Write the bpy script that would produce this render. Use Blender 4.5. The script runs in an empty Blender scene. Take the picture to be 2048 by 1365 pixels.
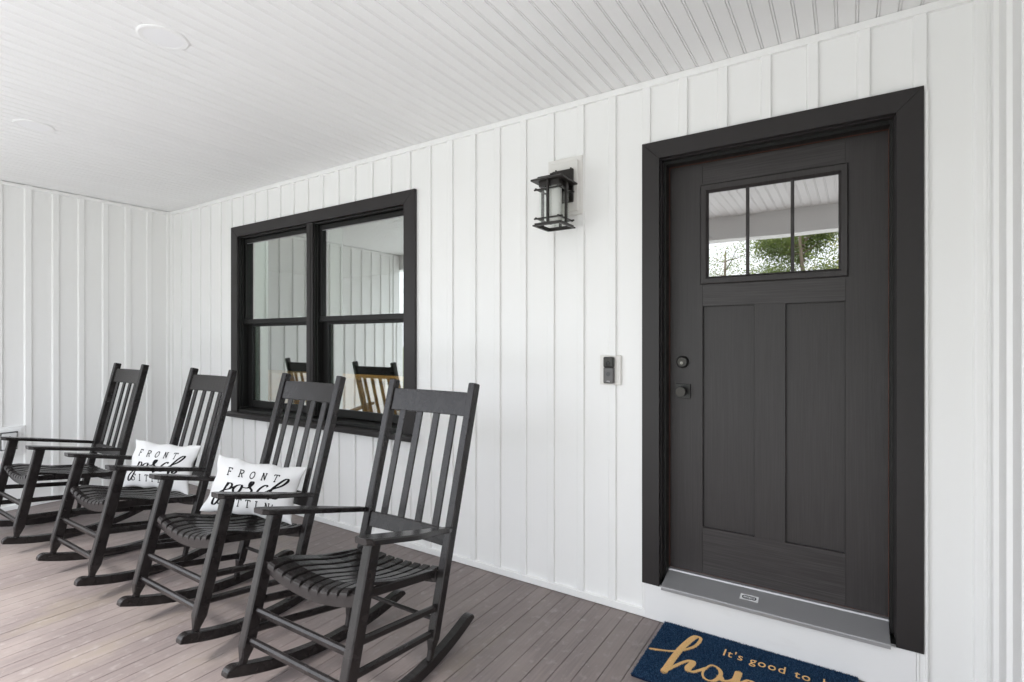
import bpy, bmesh, math, random
import numpy as np
from mathutils import Vector, Matrix

random.seed(7); rng = np.random.default_rng(7)
R = math.radians
scene = bpy.context.scene
C = scene.collection

# ------------------------------------------------------------------ camera, world, sun, exposure
cam = bpy.data.cameras.new('camera'); cam_o = bpy.data.objects.new('camera', cam); C.objects.link(cam_o)
cam.sensor_width = 36; cam.lens = 36 * 1044.6 / 2048; cam.clip_start = .05; cam.clip_end = 900
cam_o.location = (0, -2.595, 1.395); cam_o.rotation_euler = (R(90), 0, R(32.83))
scene.camera = cam_o

SUN_DIR = Vector((-.50, -.80, .95)).normalized()          # towards the sun
world = bpy.data.worlds.new('World'); scene.world = world; world.use_nodes = True
wn = world.node_tree; wn.nodes.clear()
sky = wn.nodes.new('ShaderNodeTexSky'); sky.sky_type = 'NISHITA'; sky.sun_disc = False
sky.sun_elevation = math.asin(SUN_DIR.z); sky.sun_rotation = math.atan2(SUN_DIR.x, SUN_DIR.y)
sky.air_density = 1.0; sky.dust_density = 2.0
tc = wn.nodes.new('ShaderNodeTexCoord'); mp = wn.nodes.new('ShaderNodeMapping'); mp.inputs['Scale'].default_value = (1.6, 1.6, 4)
nz = wn.nodes.new('ShaderNodeTexNoise'); nz.inputs['Scale'].default_value = 2.2; nz.inputs['Detail'].default_value = 7; nz.inputs['Roughness'].default_value = .6
rp = wn.nodes.new('ShaderNodeValToRGB'); rp.color_ramp.elements[0].position = .30; rp.color_ramp.elements[1].position = .55
rp.color_ramp.elements[0].color = (.45, .45, .45, 1); rp.color_ramp.elements[1].color = (1, 1, 1, 1)
mx = wn.nodes.new('ShaderNodeMix'); mx.data_type = 'RGBA'; mx.inputs[7].default_value = (11.0, 11.25, 11.8, 1)
bg = wn.nodes.new('ShaderNodeBackground'); bg.inputs['Strength'].default_value = .13
wo = wn.nodes.new('ShaderNodeOutputWorld')
L = wn.links.new
L(tc.outputs['Generated'], mp.inputs[0]); L(mp.outputs[0], nz.inputs['Vector']); L(nz.outputs['Fac'], rp.inputs[0])
sx = wn.nodes.new('ShaderNodeSeparateXYZ'); L(tc.outputs['Generated'], sx.inputs[0])
mr = wn.nodes.new('ShaderNodeMapRange'); mr.inputs['From Min'].default_value = 0; mr.inputs['From Max'].default_value = 1   # overcast law: zenith three times the horizon
mr.inputs['To Min'].default_value = .55; mr.inputs['To Max'].default_value = 1.65; L(sx.outputs[2], mr.inputs[0])
cl = wn.nodes.new('ShaderNodeVectorMath'); cl.operation = 'SCALE'; cl.inputs[0].default_value = (10.7, 11.2, 12.1); L(mr.outputs[0], cl.inputs[3]); L(cl.outputs[0], mx.inputs[7])
L(rp.outputs[0], mx.inputs[0]); L(sky.outputs[0], mx.inputs[6]); L(mx.outputs[2], bg.inputs[0]); L(bg.outputs[0], wo.inputs[0])

sd = bpy.data.lights.new('sun', 'SUN'); sd.energy = 2.4; sd.angle = R(18); sd.color = (1, .97, .935)
so = bpy.data.objects.new('sun', sd); C.objects.link(so); so.location = (-6, -9, 12)
so.rotation_euler = SUN_DIR.to_track_quat('Z', 'Y').to_euler()

vs = scene.view_settings
vs.view_transform = 'Standard'; vs.look = 'None'; vs.gamma = 1; vs.use_curve_mapping = False
vs.exposure = 1.48
scene.render.engine = 'CYCLES'
scene.cycles.diffuse_bounces = 8; scene.cycles.max_bounces = 14; scene.cycles.glossy_bounces = 5; scene.cycles.transparent_max_bounces = 12
scene.cycles.use_denoising = True

# ------------------------------------------------------------------ materials
MATS = {}
def mat(name, col, rough=.5, metal=0, spec=.5, bump=None, var=None, rnd=0, extra=None):
    """bump: list of (scale xyz, noise scale, strength, distance); var: (scale xyz, noise scale, colour2, low, high); rnd: per-object brightness"""
    m = bpy.data.materials.new(name); m.use_nodes = True; nt = m.node_tree
    b = nt.nodes['Principled BSDF']; b.inputs['Roughness'].default_value = rough
    b.inputs['Metallic'].default_value = metal; b.inputs['Specular IOR Level'].default_value = spec
    b.inputs['Base Color'].default_value = (*col, 1)
    co = nt.nodes.new('ShaderNodeTexCoord')
    def noise(sc, ns, detail=5, rough_=.55, world=False):
        mm = nt.nodes.new('ShaderNodeMapping'); mm.inputs['Scale'].default_value = sc
        n = nt.nodes.new('ShaderNodeTexNoise'); n.inputs['Scale'].default_value = ns; n.inputs['Detail'].default_value = detail
        n.inputs['Roughness'].default_value = rough_
        oi = nt.nodes.new('ShaderNodeObjectInfo')
        mul = nt.nodes.new('ShaderNodeVectorMath'); mul.operation = 'SCALE'; mul.inputs[3].default_value = 1
        cb = nt.nodes.new('ShaderNodeCombineXYZ'); nt.links.new(oi.outputs['Random'], cb.inputs[0]); nt.links.new(oi.outputs['Random'], cb.inputs[1])
        ad = nt.nodes.new('ShaderNodeVectorMath'); ad.operation = 'MULTIPLY_ADD'
        ad.inputs[1].default_value = (37, 53, 0)
        nt.links.new(cb.outputs[0], ad.inputs[0]); nt.links.new(co.outputs['Object'], ad.inputs[2])
        if world: nt.links.new(nt.nodes.new('ShaderNodeNewGeometry').outputs['Position'], mm.inputs[0])
        else: nt.links.new(ad.outputs[0], mm.inputs[0])
        nt.links.new(mm.outputs[0], n.inputs['Vector'])
        return n
    last = None
    if var:
        for (sc, ns, c2, lo, hi, *ws) in (var if isinstance(var, list) else [var]):
            n = noise(sc, ns, world=bool(ws)); r = nt.nodes.new('ShaderNodeValToRGB')
            r.color_ramp.elements[0].position = lo; r.color_ramp.elements[1].position = hi
            mi = nt.nodes.new('ShaderNodeMix'); mi.data_type = 'RGBA'
            nt.links.new(n.outputs['Fac'], r.inputs[0]); nt.links.new(r.outputs[0], mi.inputs[0])
            if last: nt.links.new(last, mi.inputs[6])
            else: mi.inputs[6].default_value = (*col, 1)
            mi.inputs[7].default_value = (*c2, 1); last = mi.outputs[2]
    if rnd:
        oi = nt.nodes.new('ShaderNodeObjectInfo'); mr = nt.nodes.new('ShaderNodeMapRange')
        mr.inputs['To Min'].default_value = 1 - rnd; mr.inputs['To Max'].default_value = 1 + rnd
        nt.links.new(oi.outputs['Random'], mr.inputs[0])
        ml = nt.nodes.new('ShaderNodeVectorMath'); ml.operation = 'SCALE'
        if last: nt.links.new(last, ml.inputs[0])
        else: ml.inputs[0].default_value = col
        nt.links.new(mr.outputs[0], ml.inputs[3]); last = ml.outputs[0]
    if last: nt.links.new(last, b.inputs['Base Color'])
    prev = None
    for (sc, ns, st, di) in (bump or []):
        n = noise(sc, ns); bu = nt.nodes.new('ShaderNodeBump'); bu.inputs['Strength'].default_value = st; bu.inputs['Distance'].default_value = di
        nt.links.new(n.outputs['Fac'], bu.inputs['Height'])
        if prev: nt.links.new(prev, bu.inputs['Normal'])
        prev = bu.outputs[0]
    if prev: nt.links.new(prev, b.inputs['Normal'])
    MATS[name] = m
    return m

def glass(name, refl, tint, gtint=(1, 1, 1), rough=0.0):
    m = bpy.data.materials.new(name); m.use_nodes = True; nt = m.node_tree; nt.nodes.clear()
    o = nt.nodes.new('ShaderNodeOutputMaterial'); t = nt.nodes.new('ShaderNodeBsdfTransparent'); g = nt.nodes.new('ShaderNodeBsdfGlossy')
    t.inputs[0].default_value = (*tint, 1); g.inputs[0].default_value = (*gtint, 1); g.inputs['Roughness'].default_value = rough
    x = nt.nodes.new('ShaderNodeMixShader'); x.inputs[0].default_value = refl
    nt.links.new(t.outputs[0], x.inputs[1]); nt.links.new(g.outputs[0], x.inputs[2]); nt.links.new(x.outputs[0], o.inputs[0])
    MATS[name] = m

mat('vinyl', (.87, .87, .86), .42, spec=.4, bump=[((1, 1, .25), 3.0, .10, .02), ((60, 60, 1.5), 2.2, .06, .002)], rnd=.008)
mat('ceiling_vinyl', (.87, .87, .865), .5, spec=.35, bump=[((1, 1, 1), 2.5, .06, .01)], rnd=.012)
mat('trim_white', (.86, .86, .855), .4, bump=[((1, 1, 1), 9, .05, .004)])
mat('almond_block', (.76, .745, .715), .45)
mat('pvc_board', (.84, .84, .84), .45, var=((1, 1, 3), 3, (.76, .75, .74), .62, .8))
mat('chair_paint', (.0120, .0098, .0098), .27, spec=.38, bump=[((6, 6, 6), 10, .05, .003)],
    var=[((3, 3, 3), 6, (.022, .0190, .0188), .42, .72), ((5, 5, 5), 40, (.06, .055, .052), .76, .82)])
mat('bronze_frame', (.012, .0118, .0113), .42, spec=.28)
mat('casing_paint', (.0225, .0198, .0200), .42, spec=.36, bump=[((1, 1, 1), 20, .05, .003)], var=((1, 1, 1), 55, (.12, .11, .1), .79, .83))
mat('door_vertical', (.0275, .0240, .0242), .43, spec=.42, bump=[((260, 1, 5), 1.0, .55, .0012)], var=((200, 1, 4), 1.0, (.036, .0320, .0322), .4, .7))
mat('door_horizontal', (.0275, .0240, .0242), .43, spec=.42, bump=[((5, 1, 260), 1.0, .55, .0012)], var=((4, 1, 200), 1.0, (.052, .0470, .0475), .4, .7))
mat('black_hardware', (.014, .0135, .013), .35)
mat('hardware_face', (.045, .042, .038), .38, metal=.6)
mat('keyway', (.25, .24, .22), .3, metal=1)
mat('aluminium', (.40, .40, .41), .36, metal=.5, bump=[((3, 40, 40), 8, .05, .001)])
mat('weather_seal', (.12, .045, .028), .7)
mat('lantern_bronze', (.022, .019, .017), .42, metal=.2)
mat('opal_glass', (.80, .79, .77), .25)
mat('lens_white', (.87, .87, .88), .4)
mat('bell_black', (.018, .016, .015), .25)
mat('bell_grey', (.11, .106, .106), .38, metal=.6)
mat('bell_button', (.05, .05, .055), .3)
mat('outlet_plastic', (.62, .62, .62), .3)
mat('outlet_dark', (.06, .06, .06), .4)
mat('deck', (.182, .152, .147), .48, spec=.5, rnd=.035,
    bump=[((90, 3, 1), 1.4, .35, .002), ((30, 2, 1), 4, .15, .002)],
    var=[((80, 2.2, 1), 1.3, (.232, .190, .180), .35, .70), ((1.5, 1.0, 1), 1.7, (.29, .245, .225), .46, .74, 1), ((2.6, 1.3, 1), 1.3, (.245, .205, .160), .58, .80, 1),
         ((7, 5, 1), 3.5, (.30, .265, .25), .56, .76, 1), ((60, 40, 1), 1.2, (.36, .32, .30), .66, .78, 1)])
mat('pillow_fabric', (.70, .695, .69), .9, spec=.1, bump=[((1, 1, 1), 900, .15, .0006), ((1, 1, 1), 14, .12, .006)])
mat('ink', (.012, .011, .012), .85, spec=.1)
mat('coir_navy', (.014, .044, .100), .95, spec=.1, var=((1, 1, 1), 180, (.075, .15, .26), .45, .68))
mat('coir_gold', (.72, .43, .16), .95, spec=.1, bump=[((1, 1, 1), 420, .7, .004)], var=((1, 1, 1), 300, (.86, .60, .30), .35, .65))
mat('coir_base', (.006, .014, .035), .95, spec=.1)
mat('sticker_white', (.75, .75, .76), .35)
mat('sticker_dark', (.03, .035, .04), .35)
mat('room_wall', (.14, .145, .135), .8)
mat('room_floor', (.35, .17, .06), .4)
mat('cabinet_wood', (.80, .40, .10), .4, var=((1, 1, 8), 2, (.66, .30, .07), .35, .7))
mat('grass', (.065, .085, .035), .9, var=((1, 1, 1), .6, (.10, .11, .05), .35, .7), bump=[((1, 1, 1), 14, .8, .05)])
mat('bounce_pale', (.480, .483, .475), .85, var=((1, 1, 1), 2, (.410, .413, .405), .35, .7))  # pale tone of the added ground that brightens the ceiling
mat('bark', (.20, .155, .12), .9, bump=[((8, 8, 1), 5, .6, .03)])
mat('leaf_a', (.080, .115, .035), .6, rnd=.1); mat('leaf_b', (.135, .150, .045), .6, rnd=.1)
for k, c_ in (('leaf_a', (.22, .27, .08)), ('leaf_b', (.36, .36, .12))):
    nt = MATS[k].node_tree; tr = nt.nodes.new('ShaderNodeBsdfTranslucent'); tr.inputs[0].default_value = (*c_, 1); ms = nt.nodes.new('ShaderNodeMixShader'); ms.inputs[0].default_value = .5
    nt.links.new(nt.nodes['Principled BSDF'].outputs[0], ms.inputs[1]); nt.links.new(tr.outputs[0], ms.inputs[2]); nt.links.new(ms.outputs[0], nt.nodes['Material Output'].inputs[0])
mat('gap_shade_dark', (.05, .045, .04), .9)  # shade in the deck gaps is put into this dark colour
glass('window_glass', .40, (.84, .93, .86)); glass('door_glass', .46, (.35, .4, .38), (1, .985, .97)); glass('lantern_glass', .07, (.96, .97, .96))

# ------------------------------------------------------------------ mesh helpers
class MB:
    def __init__(s): s.v = []; s.f = []
    def add(s, vs_, fs):
        o = len(s.v); s.v += [tuple(p) for p in vs_]; s.f += [tuple(i + o for i in f) for f in fs]; return s
    def box(s, x0, x1, y0, y1, z0, z1):
        return s.add([(x0, y0, z0), (x1, y0, z0), (x1, y1, z0), (x0, y1, z0), (x0, y0, z1), (x1, y0, z1), (x1, y1, z1), (x0, y1, z1)],
                     [(0, 3, 2, 1), (4, 5, 6, 7), (0, 1, 5, 4), (1, 2, 6, 5), (2, 3, 7, 6), (3, 0, 4, 7)])
    def loft(s, secs, cap=True):
        n = len(secs[0]); vs_ = [p for q in secs for p in q]; fs = []
        for i in range(len(secs) - 1):
            for j in range(n):
                k = (j + 1) % n; fs.append((i * n + j, i * n + k, (i + 1) * n + k, (i + 1) * n + j))
        if cap: fs += [tuple(range(n))[::-1], tuple(range((len(secs) - 1) * n, len(secs) * n))]
        return s.add(vs_, fs)
    def prism(s, poly, a, b, axis='y'):
        """poly in the two other axes, extruded along axis from a to b"""
        def P(p, t): return {'y': (p[0], t, p[1]), 'x': (t, p[0], p[1]), 'z': (p[0], p[1], t)}[axis]
        return s.loft([[P(p, a) for p in poly], [P(p, b) for p in poly]])
    def mesh(s, name):
        m = bpy.data.meshes.new(name); m.from_pydata(s.v, [], s.f); m.update()
        bm = bmesh.new(); bm.from_mesh(m); bmesh.ops.recalc_face_normals(bm, faces=bm.faces); bm.to_mesh(m); bm.free()
        return m
    def build(s, name, material, parent=None, bevel=0, smooth=False, seg=1):
        m = s.mesh(name)
        if bevel:
            bm = bmesh.new(); bm.from_mesh(m)
            ed = [e for e in bm.edges if len(e.link_faces) == 2 and e.calc_face_angle(0) > .6]
            bmesh.ops.bevel(bm, geom=ed, offset=bevel, segments=seg, affect='EDGES', profile=.5, clamp_overlap=True)
            bm.to_mesh(m); bm.free()
        m.materials.append(MATS[material])
        if smooth: m.polygons.foreach_set('use_smooth', [True] * len(m.polygons))
        return link(name, m, parent)

def link(name, m, parent=None):
    o = bpy.data.objects.new(name, m); C.objects.link(o)
    if parent: o.parent = parent
    return o
def empty(name, loc=(0, 0, 0), rot=(0, 0, 0)):
    o = bpy.data.objects.new(name, None); C.objects.link(o); o.location = loc; o.rotation_euler = rot; o.empty_display_size = .1
    return o
def tag(o, label=None, cat=None, group=None, kind=None):
    if label: o['label'] = label
    if cat: o['category'] = cat
    if group: o['group'] = group
    if kind: o['kind'] = kind
    return o
def rect8(c, ax, ay, w, d, ch):
    """chamfered rectangle round c in the plane of ax, ay"""
    c = Vector(c); w /= 2; d /= 2
    pts = [(-w + ch, -d), (w - ch, -d), (w, -d + ch), (w, d - ch), (w - ch, d), (-w + ch, d), (-w, d - ch), (-w, -d + ch)]
    return [c + ax * a + ay * b for a, b in pts]
def bar(mb, p0, p1, w, d, ax=(1, 0, 0), ch=.003, ends=True):
    """straight bar p0-p1, width w along ax, depth d across"""
    p0 = Vector(p0); p1 = Vector(p1); t = (p1 - p0).normalized(); ax = Vector(ax); ax = (ax - t * ax.dot(t)).normalized(); ay = t.cross(ax)
    s = []
    if ends: s.append(rect8(p0, ax, ay, w - 2 * ch, d - 2 * ch, ch * .8)); a = p0 + t * ch; b = p1 - t * ch
    else: a, b = p0, p1
    s += [rect8(a, ax, ay, w, d, ch), rect8(b, ax, ay, w, d, ch)]
    if ends: s.append(rect8(p1, ax, ay, w - 2 * ch, d - 2 * ch, ch * .8))
    return mb.loft(s)
def tube(mb, pts, rad, n=10):
    secs = []
    pts = [Vector(p) for p in pts]
    for i, p in enumerate(pts):
        t = (pts[min(i + 1, len(pts) - 1)] - pts[max(i - 1, 0)]).normalized()
        a = t.orthogonal().normalized() if i == 0 else (a - t * a.dot(t)).normalized()
        b = t.cross(a); r = rad[i] if isinstance(rad, (list, tuple)) else rad
        secs.append([p + (a * math.cos(q) + b * math.sin(q)) * r for q in [2 * math.pi * k / n for k in range(n)]])
    return mb.loft(secs)
def disc(mb, c, nrm, prof, n=40):
    """lathe round axis nrm through c; prof: list of (radius, height)"""
    c = Vector(c); nrm = Vector(nrm).normalized(); a = nrm.orthogonal().normalized(); b = nrm.cross(a)
    return mb.loft([[c + nrm * h + (a * math.cos(2 * math.pi * k / n) + b * math.sin(2 * math.pi * k / n)) * max(r, 1e-4) for k in range(n)] for r, h in prof])
def catmull(pts, n=8):
    P = [Vector(p) for p in pts]; out = []
    closed = len(P) > 3 and (P[0] - P[-1]).length < 1e-4
    for i in range(len(P) - 1):
        p0 = P[i - 1] if i else (P[-2] if closed else P[0] * 2 - P[1]); p1, p2 = P[i], P[i + 1]
        p3 = P[i + 2] if i + 2 < len(P) else (P[1] if closed else P[-1] * 2 - P[-2])
        for k in range(n):
            t = k / n; out.append(.5 * ((2 * p1) + (p2 - p0) * t + (2 * p0 - 5 * p1 + 4 * p2 - p3) * t * t + (3 * p1 - p0 - 3 * p2 + p3) * t ** 3))
    out.append(P[-1]); return out
def ribbon(mb, pts, width, fn, down=None):
    """2-D polyline to a strip; fn maps (x, y) to 3-D. width a number or function of the stroke direction"""
    P = [Vector(p).to_2d() for p in pts]; vs_ = []; fs = []
    for i, p in enumerate(P):
        t = (P[min(i + 1, len(P) - 1)] - P[max(i - 1, 0)]); t = t.normalized() if t.length > 1e-9 else Vector((1, 0))
        w = width(t) if callable(width) else width
        if i in (0, len(P) - 1): w *= .75
        nn = Vector((-t.y, t.x)) * w / 2
        vs_ += [fn(p - nn), fn(p), fn(p + nn)]
        if i: o = 3 * i; fs += [(o - 3, o, o + 1, o - 2), (o - 2, o + 1, o + 2, o - 1)]
    return mb.add(vs_, fs)

CEIL = 2.706; LX = -5.81; RX = .446; FRONT = -3.1; PER = .1825

# ------------------------------------------------------------------ ground and deck
g = MB().box(-120, 120, -160, 40, -.75, -.62).build('ground', 'grass'); tag(g, kind='structure')
p = MB().box(-16, 12, -12.5, -3.35, -.61, -.56).build('bounce_ground', 'bounce_pale'); tag(p, kind='structure')  # added pale ground, out of view, bounces light up to the porch ceiling

deck = empty('porch_deck', (0, 0, 0)); tag(deck, kind='structure')
MB().box(LX + .02, RX + .1, FRONT - .1, -.01, -.60, -.034).build('deck_frame', 'gap_shade_dark', deck)  # solid box in place of joists, coloured dark to shade the board gaps
bw = .0868
dm = MB().box(0, bw - .0022, FRONT - .16, -.004, -.028, 0).mesh('deck_board')
bm = bmesh.new(); bm.from_mesh(dm)
bmesh.ops.bevel(bm, geom=[e for e in bm.edges if abs(e.verts[0].co.y - e.verts[1].co.y) > 1 and e.verts[0].co.z > -.01], offset=.0012, segments=1, affect='EDGES'); bm.to_mesh(dm); bm.free()
dm.materials.append(MATS['deck'])
k0 = int((-.872 - LX) / bw) + 1
x = -.872 - k0 * bw
while x < RX + .05:
    o = link('deck_board', dm, deck); o.location = (x + .0011, 0, random.uniform(-.0006, .0004)); x += bw

# ------------------------------------------------------------------ porch ceiling, roof, beam
ceil = empty('porch_ceiling', (0, 0, CEIL)); tag(ceil, kind='structure')
bp = .0707
prof = [(0, 0), (.0006, 0), (.0568, 0), (.0584, .0065), (.0602, .0065), (.0616, .0004), (.0632, 0), (.0656, 0), (.0672, .0004), (.0686, .0065), (.0707, .0065), (.0707, .009), (0, .009)]
pm = MB().prism(prof, FRONT + .0015, -.004, 'y').mesh('plank'); pm.materials.append(MATS['ceiling_vinyl'])
x = -1.171 + .0035 - bp * int((-1.171 - LX) / bp + 1)
while x < RX + .06:
    o = link('plank', pm, ceil); o.location = (x, 0, 0); x += bp
for x0, x1, y0, y1 in ((LX - 3.2, RX + 3.2, FRONT - .5, .30), (LX - 3.2, -7.4, .30, .95), (-3.7, RX + 3.2, .30, .95), (LX - 3.2, RX + 3.2, .95, 4.6)):  # pieces leave an added, unseen roof opening that lights the cabinet
    MB().box(x0, x1, y0, y1, .012, .30).build('roof_slab', 'trim_white', ceil)

beam = empty('porch_beam', (-2.6, FRONT, 2.462)); tag(beam, 'white boxed beam along the front edge of the porch', 'beam')
def at(o):
    return lambda mb, n, m, **k: rel(mb, n, m, o, **k)
def rel(mb, name, material, parent, **k):
    """build in world coordinates, parented to an unrotated Empty"""
    l = parent.location; mb.v = [(a - l[0], b - l[1], c - l[2]) for a, b, c in mb.v]
    return mb.build(name, material, parent, **k)
rel(MB().box(LX - .2, RX + 3.1, FRONT - .16, FRONT, 2.500, CEIL + .03), 'beam_box', 'trim_white', beam)
rel(MB().box(LX - .2, RX + 3.1, FRONT - .17, FRONT + .012, 2.480, 2.499), 'trim_strip', 'trim_white', beam)

# recessed lights
for (lx, ly, lab) in ((-2.49, -1.515, 'white round recessed ceiling light, the larger nearer one of two'), (-4.17, -1.50, 'white round recessed ceiling light, the farther one by the left edge')):
    t = empty('recessed_light', (lx, ly, CEIL)); tag(t, lab, 'ceiling light', 'recessed lights in the porch ceiling')
    m1 = MB(); disc(m1, (0, 0, 0), (0, 0, -1), [(.098, .0002), (.097, .003), (.090, .0055), (.074, .0045), (.074, .0002)]); m1.build('trim_ring', 'trim_white', t, smooth=False)
    m1 = MB(); disc(m1, (0, 0, 0), (0, 0, -1), [(.0738, .0005), (.0738, .0035), (.05, .0042), (0, .0045)]); m1.build('lens', 'lens_white', t)

# ------------------------------------------------------------------ siding walls
def siding(parent, fn, u_edges_right, umin, umax, openings, ztop=CEIL - .002, name='siding_panel', batten=.041, material='vinyl'):
    """panels between successive right batten edges; fn maps (u, out, z) to local; openings: (u0,u1,z0,z1)"""
    for r in u_edges_right:
        a, b = max(r - PER, umin), min(r, umax)
        if b - a < .004: continue
        cuts = sorted({a, b} | {q for op in openings for q in op[:2] if a < q < b})
        m = MB()
        for c0, c1 in zip(cuts, cuts[1:]):
            zs = [(.004, ztop)]; mid = (c0 + c1) / 2
            for u0, u1, z0, z1 in openings:
                if u0 < mid < u1: zs = [q for q in ((.004, z0), (z1, ztop)) if q[1] - q[0] > .01]
            P = [(r - PER, .0), (r - batten - .0055, .0), (r - batten - .004, .0030), (r - batten + .0005, .0135), (r - batten + .005, .0150), (r - .0022, .0150), (r, .0130), (r, -.004), (r - PER, -.004)]
            # clip the profile to c0..c1
            top = [q for q in P[:7]]
            def h(u):
                for (u0, h0), (u1, h1) in zip(top, top[1:]):
                    if u0 <= u <= u1: return h0 + (h1 - h0) * (u - u0) / max(u1 - u0, 1e-9)
                return 0
            us = [c0] + [q[0] for q in top if c0 + 1e-5 < q[0] < c1 - 1e-5] + [c1]
            poly = [(u, h(u)) for u in us] + [(c1, -.004), (c0, -.004)]
            for z0, z1 in zs: m.loft([[fn(u, d, z0) for u, d in poly], [fn(u, d, z1) for u, d in poly]])
        if m.v: m.build(name, material, parent)

hw = empty('house_wall', (0, 0, 0)); tag(hw, 'long white board and batten wall holding the window and the black door', 'wall')
WIN = (-4.60, -2.50, .74, 2.35); DOOR = (-.86, .225, 0, 2.34)
edges = [.255 + PER * k for k in range(-35, 3)]
siding(hw, lambda u, d, z: (u, -d, z), edges, LX, RX, [WIN, DOOR])
# sheathing behind the siding
m = MB()
for x0, x1, z0, z1 in ((LX - .2, WIN[0], -.1, CEIL), (WIN[0], WIN[1], -.1, WIN[2]), (WIN[0], WIN[1], WIN[3], CEIL), (WIN[1], -.81, -.1, CEIL), (-.81, .175, 2.33, CEIL), (-.81, .175, -.1, .155), (.175, RX + .2, -.1, CEIL)):
    m.box(x0, x1, .006, .15, z0, z1 + (.05 if z1 == CEIL else 0))
m.build('sheathing', 'room_wall', hw)
def strip(u0, u1, z0, z1, out, fn, parent, name, material='vinyl', bevel=.002):
    a = fn(u0, -.002, z0); b = fn(u1, out, z1)
    q = [sorted(t) for t in zip(a, b)]
    return MB().box(q[0][0], q[0][1], q[1][0], q[1][1], q[2][0], q[2][1]).build(name, material, parent, bevel=bevel)
fh = lambda u, d, z: (u, -d, z)
strip(LX + .002, RX - .002, CEIL - .034, CEIL - .001, .0190, fh, hw, 'top_trim')
strip(LX + .002, -.866, .002, .040, .0185, fh, hw, 'bottom_trim')
strip(.232, RX - .002, .002, .040, .0185, fh, hw, 'bottom_trim')
strip(LX + .002, LX + .030, .041, CEIL - .035, .0195, fh, hw, 'corner_trim')
strip(.2475, .2590, .041, 2.37, .0185, fh, hw, 'door_channel')
strip(RX - .026, RX - .002, .041, CEIL - .035, .0170, fh, hw, 'corner_trim')

# white riser board below the door
m = MB().prism([(-.866, .003), (.222, .003), (.222, .176), (-.866, .176)], -.022, .004).build('riser_board', 'pvc_board', hw, bevel=.002)
strip(.2228, .2315, .003, .176, .020, fh, hw, 'riser_edge_trim')

lw = empty('left_end_wall', (LX, 0, 0)); tag(lw, 'white board and batten end wall on the left behind the chairs', 'wall')
fl = lambda u, d, z: (d, u, z)
LE = [-.182 - .1812 * k for k in range(-1, 17)]
_P = PER; PER = .1812
siding(lw, fl, LE, -2.97, -.001, [], batten=.043)
PER = _P
MB().box(-.16, -.006, -2.97, .006, -.1, CEIL + .05).build('sheathing', 'room_wall', lw)
strip(-2.96, -.019, CEIL - .034, CEIL - .006, .0190, fl, lw, 'top_trim')
strip(-2.96, -.019, .002, .040, .0185, fl, lw, 'bottom_trim')
strip(-.046, -.019, .041, CEIL - .035, .0190, fl, lw, 'corner_trim')
MB().box(-.17, .02, -3.095, -2.965, -.1, CEIL - .006).build('corner_post', 'trim_white', lw, bevel=.004)

rw = empty('right_end_wall', (RX, 0, 0)); tag(rw, 'white vinyl side wall at the far right edge past the door', 'wall')
fr = lambda u, d, z: (-d, u, z)
siding(rw, fr, [-.245 - PER * (k - 1) for k in range(0, 16)], -2.9, -.05, [])
MB().box(.006, .16, -2.9, .006, -.1, CEIL + .05).build('sheathing', 'room_wall', rw)
strip(-2.9, -.056, CEIL - .034, CEIL - .001, .0190, fr, rw, 'top_trim')
strip(-2.9, -.056, .002, .040, .0185, fr, rw, 'bottom_trim')
m = MB().prism([(-.0045, -.0195), (-.0165, -.0195), (-.0165, -.027), (-.012, -.030), (-.012, -.049), (-.017, -.052), (-.017, -.0555), (.003, -.0555), (.003, -.0195)], .041, CEIL - .002, 'z').build('corner_trim', 'vinyl', rw)
MB().box(-.02, .17, -3.095, -2.895, -.1, CEIL - .006).build('corner_post', 'trim_white', rw, bevel=.004)

# ------------------------------------------------------------------ room behind the wall
room = empty('room_interior', (-2.2, 2.2, .2)); tag(room, kind='structure')
RL = LX - 2.9
rel(MB().box(RL, 1.4, .15, 4.4, .08, .20), 'room_floor', 'room_floor', room)
for q in ((RL - .1, RL, .0, 4.5), (1.4, 1.5, .15, 4.5), (RL, 1.4, 4.4, 4.5), (-1.5, -1.4, .16, 4.4), (RL, LX - .2, .03, .15)):
    rel(MB().box(q[0], q[1], q[2], q[3], -.1, CEIL + .05), 'room_wall', 'room_wall', room)
for q in ((RL, 1.4, .1505, .30), (RL, -7.4, .30, .95), (-3.7, 1.4, .30, .95), (RL, 1.4, .95, 4.4)):  # same added opening kept clear for sky light on the cabinet
    rel(MB().box(q[0], q[1], q[2], q[3], CEIL - .05, CEIL + .011), 'room_ceiling', 'room_wall', room)
cab = empty('wood_cabinet', (-5.2, 1.9, .2)); tag(cab, 'orange wooden cabinet inside the room, seen through the window', 'cabinet')
rel(MB().box(-8.4, -3.7, 1.7, 2.15, .2, .92), 'cabinet_body', 'cabinet_wood', cab, bevel=.004)
rel(MB().box(-8.4, -3.68, 1.68, 2.17, .92, .95), 'cabinet_top', 'cabinet_wood', cab, bevel=.004)

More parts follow.
